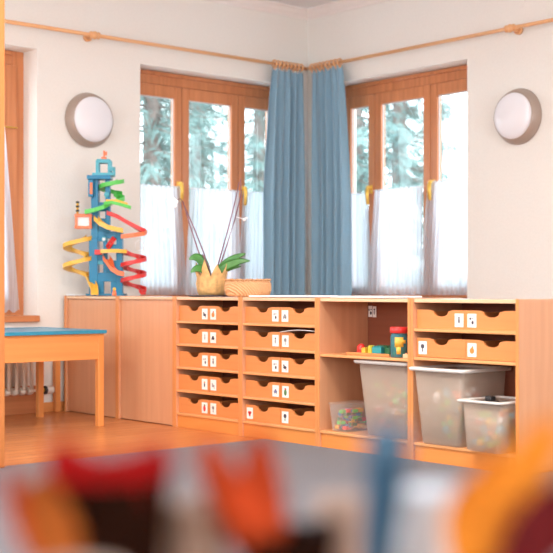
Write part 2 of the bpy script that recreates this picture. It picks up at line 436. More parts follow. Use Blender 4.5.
# round wall lamps
def wall_lamp(label, loc, n, rz):
    r = thing('wall_lamp', label, 'lamp', loc, rz, 'round wall lamps')
    # local: +y points away from the wall into the room
    MB().lathe([(.205, 0), (.217, .006), (.217, .016), (.205, .045), (.187, .078), (.180, .084), (.176, .078)], 56, axis='y').build('lamp_ring', M['tan'], r)
    MB().lathe([(.178, .070), (.178, .084), (.170, .094), (.140, .108), (.09, .119), (.04, .124), (.0005, .125)], 56, axis='y').build('diffuser', M['opal'], r)
wall_lamp('round white wall lamp with tan ring, above the toy tower', (5.32, YL, 2.29), None, PI)
wall_lamp('round white wall lamp with tan ring, right of the right window', (XR, 5.98, 2.28), None, PI/2)
for c in ((5.31, YL, 3.165), (XR, 5.97, 3.16)):
    ax = 'y' if c[1] == YL else 'x'
    o = MB().lathe([(.045, -.004), (.045, .002)], 28, axis=ax).build('cover_plate', M['wall'], None, c)
    tag(o, 'small round painted cover plate on the wall above the %s wall lamp' % ('left' if ax == 'y' else 'right'), 'cover plate')

# rug
pts = [(1.2, 1.0), (6.4, 1.0), (6.4, 3.90), (5.055, 3.90), (5.055, 5.93), (1.2, 5.93)]
o = MB().prism(pts, lambda p: (p[0], p[1], 0.0), lambda p: (p[0], p[1], .008)).build('rug', M['rug'])
tag(o, 'large flat blue-grey rug on the wooden floor in front of the cabinets', 'rug')

# ------------------------------------------------------------ cabinets (front at x = 5.07, row runs towards -y)
CX, CW, CD, CH = 5.07, .742, .42, .90
CY = [8.345, 7.61, 6.905, 6.187, 5.457, 4.697, 3.948]
T = .020
SH = [.733, .577, .419, .261, .103]          # shelf tops
def carcass(name, label, i, shelves, group='beech cabinets in a row', plain_front=False, back=True):
    yc = (CY[i]+CY[i+1])/2
    r = thing(name, label, 'cabinet', (CX, yc, 0), 0, group)
    h = (CY[i]-CY[i+1])/2-.0008; r['w'] = h*2
    sp0 = MB().box(0, CD, -T/2, T/2, 0, CH, .004).build('side_panel', [M['panel']], r, (0, h-T/2, 0))
    link_copy(sp0, r, (0, -h+T/2, 0))
    for s in (1, -1):
        MB().box(-.004, .001, -T/2, T/2, 0, CH+.0005, .0015).build('edge_strip', M['edge'], r, (0, s*(h-T/2), 0))
    MB().box(.004, CD, -h+T, h-T, CH-.024, CH-.004, .003).build('top', M['topw'], r)
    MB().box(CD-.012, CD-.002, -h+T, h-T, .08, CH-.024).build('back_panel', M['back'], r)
    if plain_front:
        MB().box(.016, .034, -h+T+.001, h-T-.001, .006, CH-.026, .002).build('front_panel', M['panel'], r)
    else:
        MB().box(.012, .03, -h+T, h-T, 0, .086, .002).build('plinth', M['plinth'], r)
        for z in shelves:
            MB().box(.002, CD-.012, -h+T, h-T, z-.017, z, .004).build('shelf', M['shelf'], r)
    return r
# drawer with a scooped finger notch in its front
DH, DD = .103, .36
def notch_outline(DW):
    w = DW/2; pts = [(-w, 0), (w, 0), (w, DH)]
    nw, nd = .052, .028
    pts += [(.092, DH), (.080, DH-.001), (.070, DH-.004)]
    for k in range(15):
        c = math.cos(PI*k/14); pts.append((nw*c, DH-.008-nd*math.sqrt(max(0, 1-c*c))**.8))
    pts += [(-.070, DH-.004), (-.080, DH-.001), (-.092, DH), (-w, DH)]
    return pts
def drawer_mesh(DW):
    NP = notch_outline(DW)
    mb = MB().prism(NP, lambda p: (0, p[0], p[1]), lambda p: (.014, p[0], p[1]))
    w = DW/2-.002
    mb.box(.0138, DD, -w, -w+.009, .002, DH-.012); mb.box(.0138, DD, w-.009, w, .002, DH-.012)
    mb.box(DD, DD+.009, -w, w, .002, .05); mb.box(.0138, DD, -w+.009, w-.009, .002, .008)
    bmesh.ops.recalc_face_normals(mb.bm, faces=mb.bm.faces[:])
    me = bpy.data.meshes.new('drawer'); mb.bm.to_mesh(me); mb.bm.free(); me.materials.append(M['drawer'])
    return me
icol = {'r': (.70, .05, .05), 'k': (.07, .06, .08), 'o': (.80, .25, .05), 'g': (.10, .22, .08), 'b': (.25, .25, .45), 'y': (.7, .5, .1), 's': (.35, .33, .33)}
IM = {k: plain('picture_'+k, v, .6) for k, v in icol.items()}
def card(parent, loc, kind, c1, c2='k', w=.060, h=.072):
    """white picture card, local y horizontal (left is +y), picture shapes slightly raised"""
    m = MB(); m.box(-.002, 0, -w/2, w/2, 0, h)
    def disc(y, z, r, mi, sy=1, sz=1):
        m.mi = mi
        p = [(y+r*sy*math.cos(2*PI*k/14), z+r*sz*math.sin(2*PI*k/14)) for k in range(14)]
        m.prism(p, lambda q: (-.003, q[0], q[1]), lambda q: (-.0019, q[0], q[1]))
    c = h*.5
    if kind == 'apple': disc(0, c-.004, .016, 1); disc(-.004, c+.015, .006, 2)
    elif kind == 'berry': disc(0, c-.004, .014, 1, .9, 1.4); disc(0, c+.018, .008, 2, 1.2, .6)
    elif kind == 'tree': disc(0, c+.008, .013, 1); disc(0, c-.014, .004, 2, 1, 2.5)
    elif kind == 'animal': disc(0, c-.006, .012, 1, 1.3, .8); disc(.010, c+.007, .006, 1); disc(-.011, c-.018, .004, 2, .7, 2)
    elif kind == 'figure': disc(0, c+.014, .006, 2); disc(0, c-.004, .007, 1, .9, 2.0)
    elif kind == 'two': disc(.009, c+.010, .007, 1); disc(-.006, c-.010, .008, 2, 1, 1.3); disc(-.008, c+.012, .004, 2)
    elif kind == 'heart': disc(.007, c+.004, .009, 1); disc(-.007, c+.004, .009, 1); disc(0, c-.008, .010, 1, .8, 1.3)
    elif kind == 'car': disc(0, c-.004, .014, 1, 1.2, .6); disc(0, c+.005, .009, 1, 1, .8); disc(.009, c-.012, .005, 2); disc(-.009, c-.012, .005, 2)
    elif kind == 'flower':
        for k in range(5): disc(.008*math.cos(k*1.257), c+.006+.008*math.sin(k*1.257), .006, 1)
        disc(0, c+.006, .005, 2); disc(0, c-.016, .003, 2, 1, 3)
    return m.build('picture_card', [M['card'], IM[c1], IM[c2]], parent, loc)
def drawers(r, rows, spec):
    DW = (r['w']-2*T)/2-.004; drawer_me = drawer_mesh(DW); del r['w']
    for k, z in enumerate(rows):
        for s in (0, 1):
            o = bpy.data.objects.new('drawer', drawer_me); COL.objects.link(o); o.parent = r
            o.location = (.024+random.uniform(-.002, .003), (DW/2+.002)*(1 if s == 0 else -1), z+.001)
            kind, c1, c2, pos = spec[k][s]
            side = 1 if s == 0 else -1
            yy = {'in': -side*(DW/2-.044), 'out': side*(DW/2-.044)}[pos]
            card(o, (-.0005, yy, .013), kind, c1, c2)
carcass('storage_cabinet', 'plain-fronted beech cabinet against the left wall, under the toy tower', 0, [], plain_front=True)
carcass('storage_cabinet', 'plain-fronted beech cabinet right of the toy tower, before the first drawers', 1, [], plain_front=True)
u1 = carcass('drawer_cabinet', 'beech cabinet with ten picture-card drawers under the orchid', 2, SH)
i_ = 'in'
drawers(u1, SH, [[('animal', 'k', 'k', i_), ('apple', 'o', 'r', i_)], [('figure', 's', 's', i_), ('car', 'k', 'k', i_)], [('two', 's', 'k', i_), ('figure', 'k', 'k', i_)],
                 [('figure', 'k', 'o', i_), ('animal', 's', 's', i_)], [('berry', 'r', 'g', i_), ('flower', 's', 'k', i_)]])
u2 = carcass('drawer_cabinet', 'beech cabinet with ten picture-card drawers, one with paper sticking out', 3, SH)
drawers(u2, SH, [[('two', 's', 'k', i_), ('car', 's', 'k', i_)], [('figure', 's', 'k', i_), ('flower', 's', 's', i_)], [('two', 's', 'k', i_), ('animal', 'k', 'r', i_)],
                 [('car', 'b', 's', i_), ('berry', 'g', 'r', i_)], [('heart', 'r', 'r', 'out'), ('tree', 'k', 'g', i_)]])
u3 = carcass('shelf_cabinet', 'open beech cabinet with blocks and a red-lidded jar on its shelf', 4, [.562, .103])
card(u3, (CD-.0125, .336, .778), 'two', 's', 'k', .032, .068)
card(u3, (CD-.0125, .300, .776), 'figure', 's', 'k', .030, .068)
u4 = carcass('drawer_cabinet', 'beech cabinet at the right end with four drawers above two plastic bins', 5, [SH[0], SH[1]-.002, .103])
drawers(u4, SH[:2], [[('figure', 'k', 'k', i_), ('two', 'k', 'k', i_)], [('tree', 'k', 'k', 'out'), ('apple', 'o', 'o', i_)]])

# paper poking out of a drawer of the second unit
yc = (CY[3]+CY[4])/2
def fn(i, j):
    return (CX+.006+.30*j, yc-.012-.30*i, SH[1]+.001+DH+.003+.010*math.sin(i*3)*(1-j)+.012*i*(1-j))
g = MB().grid(fn, 14, 6); o = g.build('paper_sheet', M['paper'])
md = o.modifiers.new('s', 'SOLIDIFY'); md.thickness = .003
tag(o, 'loose white paper sheet sticking out over a drawer in the second row', 'paper')
def sheet(y0, y1, x0, x1, label, z=CH+.0005, th=.010):
    o = MB().box(x0, x1, y0, y1, z, z+th, .002).build('paper_stack', M['paper']); tag(o, label, 'paper'); return o
sheet(6.14, 5.62, 5.10, 5.40, 'flat white paper stack on the cabinet right of the straw basket')
sheet(5.38, 4.93, 5.10, 5.42, 'flat white paper stack on the open cabinet with the jar')

# ------------------------------------------------------------ things on the cabinets
# orchid
OX, OY = 5.25, 6.72
tr = MB().lathe([(.135, 0), (.165, .004), (.168, .010), (.160, .009), (.13, .005)], 40).build('tray', M['traydark'], None, (OX, OY, CH))
tag(tr, 'thin dark round tray under the orchid pot', 'tray')
orc = thing('potted_orchid', 'orchid with bare leaning stems in a yellow crown-shaped paper wrap', 'plant', (OX, OY, CH+.0075), -math.radians(41))
NJ = 64
def jag(k, i, r, h):
    if k >= 4:
        ph = (i*8/NJ) % 1; tip = 1-abs(2*ph-1)
        amp = (.055, .09)[k-4] if k < 6 else .09
        big = 1.0+.35*math.sin(i*2*PI/NJ*3+1)
        hh = h+(tip-.35)*amp*big
        return r+.012*tip+.002*math.sin(i*2.7), hh
    return r*(1+.03*math.sin(i*1.7+k)), h
pot = MB().lathe([(.085, 0), (.098, .03), (.105, .08), (.100, .12), (.102, .14), (.106, .165)], NJ, jag=jag)
bmesh.ops.delete(pot.bm, geom=[f for f in pot.bm.faces if len(f.verts) > 4 and f.calc_center_median().z > .1], context='FACES')
wrap = pot.build('paper_wrap', M['paperwrap'], orc)
md = wrap.modifiers.new('s', 'SOLIDIFY'); md.thickness = .004
MB().lathe([(.06, .002), (.085, .11), (.088, .125), (.08, .118), (.0005, .118)], 28).build('pot', M['basket'], orc)
def leaf(pts, wid, up=(0, 0, 1)):
    P = [Vector(p) for p in pts]
    mb = MB(); rings = []
    n = len(P)
    for i, p in enumerate(P):
        t = (P[min(i+1, n-1)]-P[max(i-1, 0)]).normalized()
        s = t.cross(Vector((.25, -1, .35))).normalized(); q = s.cross(t)
        w = wid*math.sin(PI*(.12+.86*i/(n-1)))**.7
        rings.append([mb.bm.verts.new(p+s*(w*c)+q*(w*.25*abs(c)+e)) for c, e in ((-1, 0), (-.5, .003), (0, .004), (.5, .003), (1, 0), (.5, -.003), (0, -.003), (-.5, -.003))])
    for a, b in zip(rings, rings[1:]):
        for k in range(8): mb._f([a[k], a[(k+1) % 8], b[(k+1) % 8], b[k]], True)
    mb._f(rings[0][::-1]); mb._f(rings[-1])
    return mb
def curve(p0, p1, p2, n=9):
    p0, p1, p2 = map(Vector, (p0, p1, p2))
    return [p0*(1-t)**2+p1*2*t*(1-t)+p2*t*t for t in [i/(n-1) for i in range(n)]]
# local x is to the right in the photo, -y towards the viewer
for a, b, c, w in [((-.02, -.01, .13), (-.07, -.03, .30), (-.150, -.06, .245), .036), ((-.02, -.03, .13), (-.07, -.10, .22), (-.135, -.12, .155), .030),
                   ((.02, 0, .13), (.10, .0, .25), (.235, -.02, .285), .028), ((.02, -.02, .13), (.12, -.05, .24), (.265, -.06, .235), .030),
                   ((.02, .03, .13), (.08, .06, .2), (.20, .08, .20), .026)]:
    leaf(curve(a, b, c, 12), w).build('leaf', M['leaf'], orc)
for pts in ([(-.01, 0, .12), (-.09, .0, .30), (-.155, .0, .50), (-.195, 0, .64), (-.215, -.02, .665), (-.245, -.03, .645)],
            [(.0, .01, .12), (-.05, .02, .28), (-.12, .01, .46), (-.19, .01, .62)],
            [(.02, 0, .12), (.07, .0, .30), (.12, .01, .48), (.165, .0, .66), (.19, 0, .78)],
            [(.03, .01, .12), (.10, .0, .33), (.16, -.01, .52), (.205, -.02, .70), (.20, -.02, .80)],
            [(.0, -.02, .12), (-.02, -.03, .20), (-.06, -.04, .28)]):
    MB().tube(pts, [.0055-.0006*i for i in range(len(pts))], 8).build('stem', M['stem'], orc)
fl = MB()
for k in range(5):
    a = k*1.257+.3
    fl.ball((-.265+.022*math.cos(a), -.035, .635+.022*math.sin(a)), .018, 10, (1.1, .25, .9))
fl.ball((-.265, -.048, .635), .008, 8)
fl.build('blossom', M['petal'], orc)
fl = MB().ball((.225, -.02, .52), .012, 8, (1, .6, 1)).ball((.24, -.02, .53), .009, 8)
fl.tube([(.165, -.01, .54), (.2, -.02, .53), (.225, -.02, .52)], .003, 6)
fl.build('bud', M['petal'], orc)
# straw basket, lying loaf
bs = thing('straw_basket', 'low oval woven straw basket beside the orchid', 'basket', (5.285, 6.372, CH), -math.radians(41))
MB().lathe([(.125, 0), (.147, .012), (.158, .045), (.156, .085), (.146, .108), (.138, .104), (.145, .07), (.14, .03), (.0005, .014)], 48, sy=.62).build('bowl', M['basket'], bs)
rim = MB()
for k in range(40):
    a = 2*PI*k/40
    rim.ball((.145*math.cos(a), .145*.62*math.sin(a), .112+.002*math.sin(k*2.1)), .010, 8, (1.2, 1.2, .7))
rim.build('braided_rim', M['basket'], bs)

# toy tower with slides
S = 1/130.0
TX, TZ = 5.275, 8.03
toy = thing('toy_slide_tower', 'tall blue toy car tower with red, green and yellow spiral slides', 'toy', (TX-.015, TZ+.013, CH), -math.radians(41))
def q(px, py, dep=0): return ((px-106)*S, dep, (297-py)*S)
def tb(mb, x0, x1, y0, y1, d0, d1, bev=.003):
    a, b = q(x0, y0, d0), q(x1, y1, d1); mb.box(a[0], b[0], a[1], b[1], a[2], b[2], bev)
mb = MB()   # main columns and deck plates
tb(mb, 89.5, 98, 297, 240, -.06, .06); tb(mb, 91.5, 98.5, 240, 181, -.055, .05)
tb(mb, 116.5, 122.5, 297, 234, -.05, .03); tb(mb, 105.5, 110, 236, 181, -.05, .02)
tb(mb, 97, 116.5, 240, 233, -.05, .02); tb(mb, 97, 104, 297, 283, -.05, .0); tb(mb, 97, 116.5, 283, 274, -.05, .0)
tb(mb, 111, 116.5, 297, 283, -.05, .0); tb(mb, 103.5, 107.5, 274, 236, -.05, -.01); tb(mb, 97, 103.5, 262, 256, -.05, .0)
tb(mb, 97, 105.5, 213, 204, -.04, .01); tb(mb, 97, 105.5, 233, 228, -.04, .02); tb(mb, 87, 125, 297, 295, -.09, .10); tb(mb, 107.5, 116.5, 274, 262, -.05, -.0)
tb(mb, 97, 105.5, 226, 220, -.04, .01); tb(mb, 97, 103.5, 243, 240, -.05, .0); tb(mb, 107.5, 116.5, 252, 246, -.05, -.0)
mb.build('tower_frame', M['teal'], toy)
mb = MB(); tb(mb, 88, 111.5, 181.5, 177.5, -.09, .05); mb.build('upper_deck', M['teal'], toy)
mb = MB(); tb(mb, 89.5, 94.5, 199, 182, -.10, -.06)
cab_ = mb.build('lift_cabin', M['teal'], toy)
mb = MB(); tb(mb, 91.2, 94.0, 196.5, 185, -.106, -.10); mb.build('picture_panel', M['orange'], cab_)
mb = MB()
tb(mb, 96, 99, 178, 162, -.05, -.02); tb(mb, 108, 111, 178, 162, -.05, -.02); tb(mb, 97, 110, 165, 161.5, -.05, -.02)
tb(mb, 96, 99, 178, 162, .02, .045); tb(mb, 108, 111, 178, 162, .02, .045); tb(mb, 97, 110, 165, 161.5, .02, .045)
tb(mb, 97, 110, 162.5, 161, -.05, .045); tb(mb, 93, 114, 178, 175, -.08, .05); tb(mb, 110, 115.5, 173, 169, -.06, -.02); tb(mb, 113, 115.5, 177, 170, -.06, -.02)
mb.build('battlement', M['lteal'], toy)
mb = MB(); mb.tube([q(103.5, 161), q(103.5, 152)], .007, 8); tb(mb, 103.5, 106.5, 157, 153, -.004, .004); tb(mb, 101, 106, 161.5, 158.5, -.02, .02)
mb.build('flag', M['orange'], toy)
def helix(cx, y0, y1, rx, ry, a0, turns, n=70, dc=0):
    return [(q(cx, y0+(y1-y0)*k/n)[0]+rx*S*math.cos(a0+2*PI*turns*k/n), dc+ry*math.sin(a0+2*PI*turns*k/n), q(0, y0+(y1-y0)*k/n)[2]) for k in range(n+1)]
MB().chute(helix(111, 184, 196, 9, .06, 0, -.9, 30, .0)[:], 0.025, 0.028).build('green_slide', M['green'], toy)
p = helix(113, 197, 208, 8, .06, PI*.5, -.6, 18, -.02)+[q(104, 211, -.10), q(96, 214, -.12), q(87, 216, -.12)]
MB().chute(p, 0.023, 0.028).build('green_slide', M['green'], toy)
MB().chute([q(107, 207, -.09), q(114, 206, -.11), q(122, 208, -.11), q(132, 211, -.10)], 0.032, 0.020).build('green_slide', M['green'], toy)
MB().chute([q(108, 205, -.10), q(118, 205, -.12), q(129, 208.5, -.11)], 0.016, 0.024).build('yellow_slide', M['yellow'], toy)
MB().chute([q(108, 216, -.03), q(118, 220, -.05), q(130, 227, -.05), q(139, 232, -.03), q(143, 234, .0)], 0.025, 0.028).build('red_slide', M['red'], toy)
MB().chute([q(143, 235, .0), q(142, 237, -.05), q(134, 238.5, -.08), q(122, 240, -.08)], 0.025, 0.028).build('red_slide', M['orange'], toy)
MB().chute([q(97, 222, -.08), q(102, 227, -.10), q(109, 231, -.11), q(117, 233, -.11), q(124, 234.5, -.10)], 0.025, 0.032).build('yellow_slide', M['yellow'], toy)
MB().chute(helix(78, 240, 280, 11.5, .075, 0, -2.0, 80, -.02)+[q(92, 284, -.06), q(95.5, 290, -.10), q(96.5, 295.6, -.13)], 0.025, 0.028).build('yellow_slide', M['yellow'], toy)
MB().chute([q(98, 255, -.08), q(104, 254.5, -.11), q(112, 254, -.12), q(120, 254, -.11), q(126, 254.5, -.08)], 0.021, 0.024).build('yellow_slide', M['yellow'], toy)
mb = MB(); tb(mb, 96.5, 103, 256.5, 251.5, -.13, -.08); mb.build('red_ramp', M['red'], toy)
MB().chute(helix(132.5, 254, 293, 10, .075, PI, -2.55, 100, 0)+[q(143.5, 295.5, -.03)], 0.023, 0.026).build('red_slide', M['red'], toy)
MB().chute([q(107, 261, -.07), q(111, 266, -.10), q(114, 272, -.12), q(119, 276, -.12), q(125, 277.5, -.12)], 0.030, 0.032).build('orange_slide', M['orange'], toy)
mb = MB()
mb.tube([q(109, 251, -.06), q(116, 240, -.06)], .010, 8); mb.tube([q(107, 248, -.06), q(114, 238.5, -.06)], .010, 8)
for k in range(4): mb.tube([q(107+2*k, 248-2.7*k, -.06), q(109+2*k, 251-2.7*k, -.06)], .006, 8)
mb.build('ladder', M['red'], toy)
mb = MB(); tb(mb, 76, 93, 230.5, 228, -.10, .0); tb(mb, 76, 93, 219, 216, -.10, .0)
tb(mb, 76.5, 79, 228, 219, -.10, -.09); tb(mb, 90.5, 93, 228, 219, -.10, -.09)
mb.build('balcony', M['orange'], toy)
mb = MB(); tb(mb, 79, 90.5, 228, 219, -.08, -.07); mb.build('balcony_panel', M['white'], toy)
mb = MB(); mb.tube([q(78, 216, -.05), q(78, 203, -.05)], .009, 10); mb.build('signal_post', M['yellow'], toy)
mb = MB()
for k in range(3): mb.tube([q(78, 213.5-4.2*k, -.05), q(78, 211.6-4.2*k, -.05)], .013, 10)
mb.build('signal_band', M['black'], toy)
mb = MB(); mb.ball(q(104.5, 241, -.06), .022, 12, (1, .4, 1)); mb.build('badge', M['lteal'], toy)
mb = MB(); mb.ball(q(104.5, 241, -.068), .013, 12, (1, .4, 1)); mb.build('badge_face', M['white'], toy)
mb = MB(); mb.ball(q(107, 196.5, -.055), .020, 12, (1, .4, 1.1)); mb.build('badge', M['lteal'], toy)
mb = MB()
for a, b in (((135.5, 252), (135.5, 244)), ((143.5, 252), (143.5, 244)), ((135.5, 252), (143.5, 252)), ((135.5, 244), (139.5, 241)), ((143.5, 244), (139.5, 241))):
    mb.tube([q(*a, -.04), q(*b, -.04)], .0035, 6)
mb.build('house_sign', M['white'], toy)
mb = MB(); tb(mb, 97, 103.5, 262, 266, -.04, -.03, 0); mb.build('window_panel', M['lteal'], toy)
# toy figure standing by the tower
fg = thing('toy_figure', 'small orange toy figure on the cabinet right of the tower', 'toy', (5.15, 7.77, CH+.0005), 0)
MB().lathe([(.016, 0), (.018, .012), (.013, .035), (.009, .04)], 16).build('body', M['orange'], fg)
MB().ball((0, 0, .050), .013, 12).build('head', M['yellow'], fg)
# white booklets on the first cabinet, left of the tower
o = MB().box(5.08, 5.20, 8.22, 8.335, CH+.0005, CH+.012, .002).build('booklet', M['paper'])
tag(o, 'pale booklet lying on the cabinet left of the toy tower', 'book')

# ------------------------------------------------------------ things in the open cabinet
ZS = .5625
jx, jy = 5.15, 4.86
jar = thing('storage_jar', 'blue plastic jar with red screw lid and yellow picture, on the shelf', 'jar', (jx, jy, ZS))
MB().lathe([(.045, 0), (.050, .006), (.050, .120), (.044, .134), (.044, .140)], 32).build('jar_body', M['jar'], jar)
MB().lathe([(.050, .138), (.053, .142), (.053, .168), (.049, .173), (.0005, .173)], 32).build('lid', M['red'], jar)
mb = MB()
for a0, a1, z0, z1 in ((-2.9, -1.9, .06, .115), (-2.7, -2.2, .02, .06), (-2.1, -1.6, .08, .10)):
    mb.grid(lambda i, j: ((.0512)*math.cos(a0+(a1-a0)*i), .0512*math.sin(a0+(a1-a0)*i), z0+(z1-z0)*j), 8, 2)
o = mb.build('picture_label', M['yellow'], jar); md = o.modifiers.new('s', 'SOLIDIFY'); md.thickness = .001
mb = MB()
for k in range(14): 
    a = k*2.4; mb.box(.022*math.cos(a)-.011, .022*math.cos(a)+.011, .022*math.sin(a)-.011, .022*math.sin(a)+.011, .006+.008*k, .022+.008*k, .002)
mb.build('blocks', M['green'], jar)['kind'] = 'stuff'
o = thing('wooden_tray', 'thin wooden tray holding small toy blocks on the cabinet shelf', 'tray', (5.23, 5.10, ZS))
MB().box(-.07, .07, -.15, .19, 0, .006, .002).build('base', M['shelf'], o)
MB().box(-.075, -.069, -.155, .195, 0, .014, .002).build('rim', M['edge'], o)
ZT = ZS+.0065
def stud_block(name, label, mat, x, y, z, lx, ly, lz, nx, ny, rz=0, grp='toy building blocks on the tray'):
    r = thing(name, label, 'toy block', (x, y, z), rz, grp)
    MB().box(-lx/2, lx/2, -ly/2, ly/2, 0, lz, .002).build('brick', mat, r)
    mb = MB()
    for a in range(nx):
        for b in range(ny):
            cx, cy = -lx/2+lx*(a+.5)/nx, -ly/2+ly*(b+.5)/ny
            mb.lathe([(.0055, lz-.0005), (.0055, lz+.005), (.0045, lz+.006)], 12, c=(cx, cy, 0))
    mb.build('studs', mat, r); return r
o = thing('toy_ball', 'red round-topped toy at the left end of the wooden tray', 'toy', (5.23, 5.245, ZT))
MB().lathe([(.022, 0), (.026, .005), (.027, .025), (.024, .042), (.014, .053), (.0005, .057)], 24).build('dome', M['red'], o)
MB().lathe([(.028, 0), (.030, .003), (.030, .009), (.027, .011)], 24).build('base_ring', M['red'], o)
dg = plain('toy_dark_green', (.03, .14, .06), .35)
stud_block('toy_block', 'small yellow studded block next to the red toy', M['yellow'], 5.21, 5.195, ZT, .03, .03, .030, 2, 2)
stud_block('toy_block', 'taller yellow-green studded block behind the red toy', plain('toy_lime', (.55, .50, .04), .35), 5.225, 5.155, ZT, .032, .032, .044, 2, 2)
stud_block('toy_block', 'teal studded block in the middle of the tray', plain('toy_block_teal', (.03, .30, .33), .35), 5.20, 5.075, ZT, .035, .065, .042, 2, 3, .15)
stud_block('toy_block', 'wide dark green studded block behind the teal one', dg, 5.26, 5.09, ZT, .04, .09, .046, 2, 4)
stud_block('toy_block', 'dark green block nearest the jar', dg, 5.23, 5.015, ZT, .035, .04, .036, 2, 2)
stud_block('toy_block', 'pale wooden block at the right of the jar', M['topw'], 5.13, 4.775, ZS, .03, .05, .022, 1, 2)
stud_block('toy_block', 'yellow block behind the pale block, right of the jar', M['yellow'], 5.19, 4.77, ZS, .03, .03, .055, 2, 2)

# bins
def bin_(label, y0t, y1t, y0b, y1b, x0, x1, zb, zt, fill, dark=None, tap=.03):
    yc, xc = (y0t+y1t)/2, (x0+x1)/2
    r = thing('plastic_bin', label, 'bin', (xc, yc, zb), 0, 'frosted plastic storage bins')
    hx = (x1-x0)/2; H = zt-zb
    bt = (hx-tap, y0b-yc, yc-y1b)
    def ring(k, off=0, zz=None):   # k 0 bottom .. 1 top
        sx = (hx-tap)+(tap-.02)*k-off
        ya = (y0b-yc)*(1-k)+((y0t-yc)-.022)*k-off; yb = (y1b-yc)*(1-k)+((y1t-yc)+.022)*k+off
        c = .025; z = H*k if zz is None else zz
        P = []
        for (cx, cy, a0) in ((sx-c, ya-c, 0), (-sx+c, ya-c, 90), (-sx+c, yb+c, 180), (sx-c, yb+c, 270)):
            for t in range(5):
                a = math.radians(a0+t*22.5); P.append((cx+c*math.cos(a), cy+c*math.sin(a), z))
        return P
    mb = MB()
    rings = [[mb.bm.verts.new(p) for p in ring(k, o, z)] for k, o, z in ((0, .006, 0), (.02, 0, None), (.5, 0, None), (.97, 0, None), (.97, .004, None), (.5, .004, None), (.03, .004, None))]
    n = 20
    for a, b in zip(rings, rings[1:]):
        for k in range(n): mb._f([a[k], a[(k+1) % n], b[(k+1) % n], b[k]], True)
    mb._f(rings[0]); mb._f(rings[-1])
    mb.build('bin_body', M['bin'], r)
    mb = MB()
    rr = [[mb.bm.verts.new(p) for p in ring(.965, o, z)] for o, z in ((.001, H*.955), (-.020, H*.955), (-.024, H-.004), (-.018, H), (0, H), (.002, H*.955+.002))]
    for a, b in zip(rr, rr[1:]):
        for k in range(n): mb._f([a[k], a[(k+1) % n], b[(k+1) % n], b[k]], True)
    mb.build('rim', M['binrim'], r)
    # loose toys seen dimly through the plastic
    mats = [M['orange'], M['green'], M['red'], M['yellow'], M['lteal'], M['white']]
    mb = MB(); rnd = random.Random(fill)
    wy = (y0b-y1b)/2-.045; cyl = (y0b+y1b)/2-yc
    for k in range(110):
        mb.mi = rnd.randrange(6)
        x, y, z = rnd.uniform(-hx+.068, hx-.068), cyl+rnd.uniform(-wy-.012, wy+.012), .03+rnd.random()*(H*.62)
        s = rnd.uniform(.012, .03)
        if rnd.random() < .5: mb.ball((x, y, z), s, 8)
        else: mb.box(x-s, x+s, y-s*.7, y+s*.7, z-s*.6, z+s*.6, .002)
    o = mb.build('toys_inside', mats, r); o['kind'] = 'stuff'
    return r
bin_('large frosted plastic bin in the open cabinet under the jar', 5.185, 4.745, 5.100, 4.765, 5.095, 5.47, .1045, .537, 11)
bin_('tall frosted plastic bin with orange and green toys showing through', 4.685, 4.285, 4.612, 4.335, 5.03, 5.45, .1045, .522, 12)
b5 = bin_('low frosted plastic bin pulled forward at the right end', 4.300, 4.000, 4.260, 4.035, 4.985, 5.33, .1045, .372, 13)
o = thing('toy_car', 'small dark toy peeking over the rim of the low bin', 'toy', (5.10, 4.16, .325))
MB().box(-.03, .03, -.045, .045, 0, .04, .008).build('body', M['black'], o)
MB().box(-.022, .022, -.022, .022, .038, .066, .008).build('cab', M['black'], o)
mb = MB()
for a in (-.03, .03):
    for b in (-.03, .03): mb.lathe([(.013, -.005), (.013, .005)], 12, c=(a, b, 0.0), axis='x')
mb.build('wheels', M['black'], o)
# small clear box with coloured bricks
bx_ = thing('clear_box', 'small clear lidded box of coloured bricks beside the big bin', 'box', (5.20, 5.30, .1045))
mb = MB()
def shell(mb, hx, hy, hx2, hy2, H, t=.003):
    P = lambda a, b, z: [mb.bm.verts.new(p) for p in ((-a, -b, z), (a, -b, z), (a, b, z), (-a, b, z))]
    R = [P(hx, hy, 0), P(hx2, hy2, H), P(hx2-t, hy2-t, H), P(hx-t, hy-t, t)]
    for a, b in zip(R, R[1:]):
        for k in range(4): mb._f([a[k], a[(k+1) % 4], b[(k+1) % 4], b[k]])
    mb._f(R[0]); mb._f(R[-1])
shell(mb, .095, .062, .11, .074, .155); mb.build('box_body', M['clear'], bx_)
MB().box(-.115, .115, -.079, .079, .156, .170, .004).build('lid', M['clear'], bx_)
mb = MB(); rnd = random.Random(5)
for k in range(60):
    mb.mi = rnd.randrange(5); x, y, z = rnd.uniform(-.07, .07), rnd.uniform(-.04, .04), .014+rnd.random()*.11
    mb.box(x-.022, x+.022, y-.016, y+.016, z-.011, z+.011, .0015)
mb.build('bricks', [M['red'], dg, M['yellow'], M['teal'], M['green']], bx_)['kind'] = 'stuff'

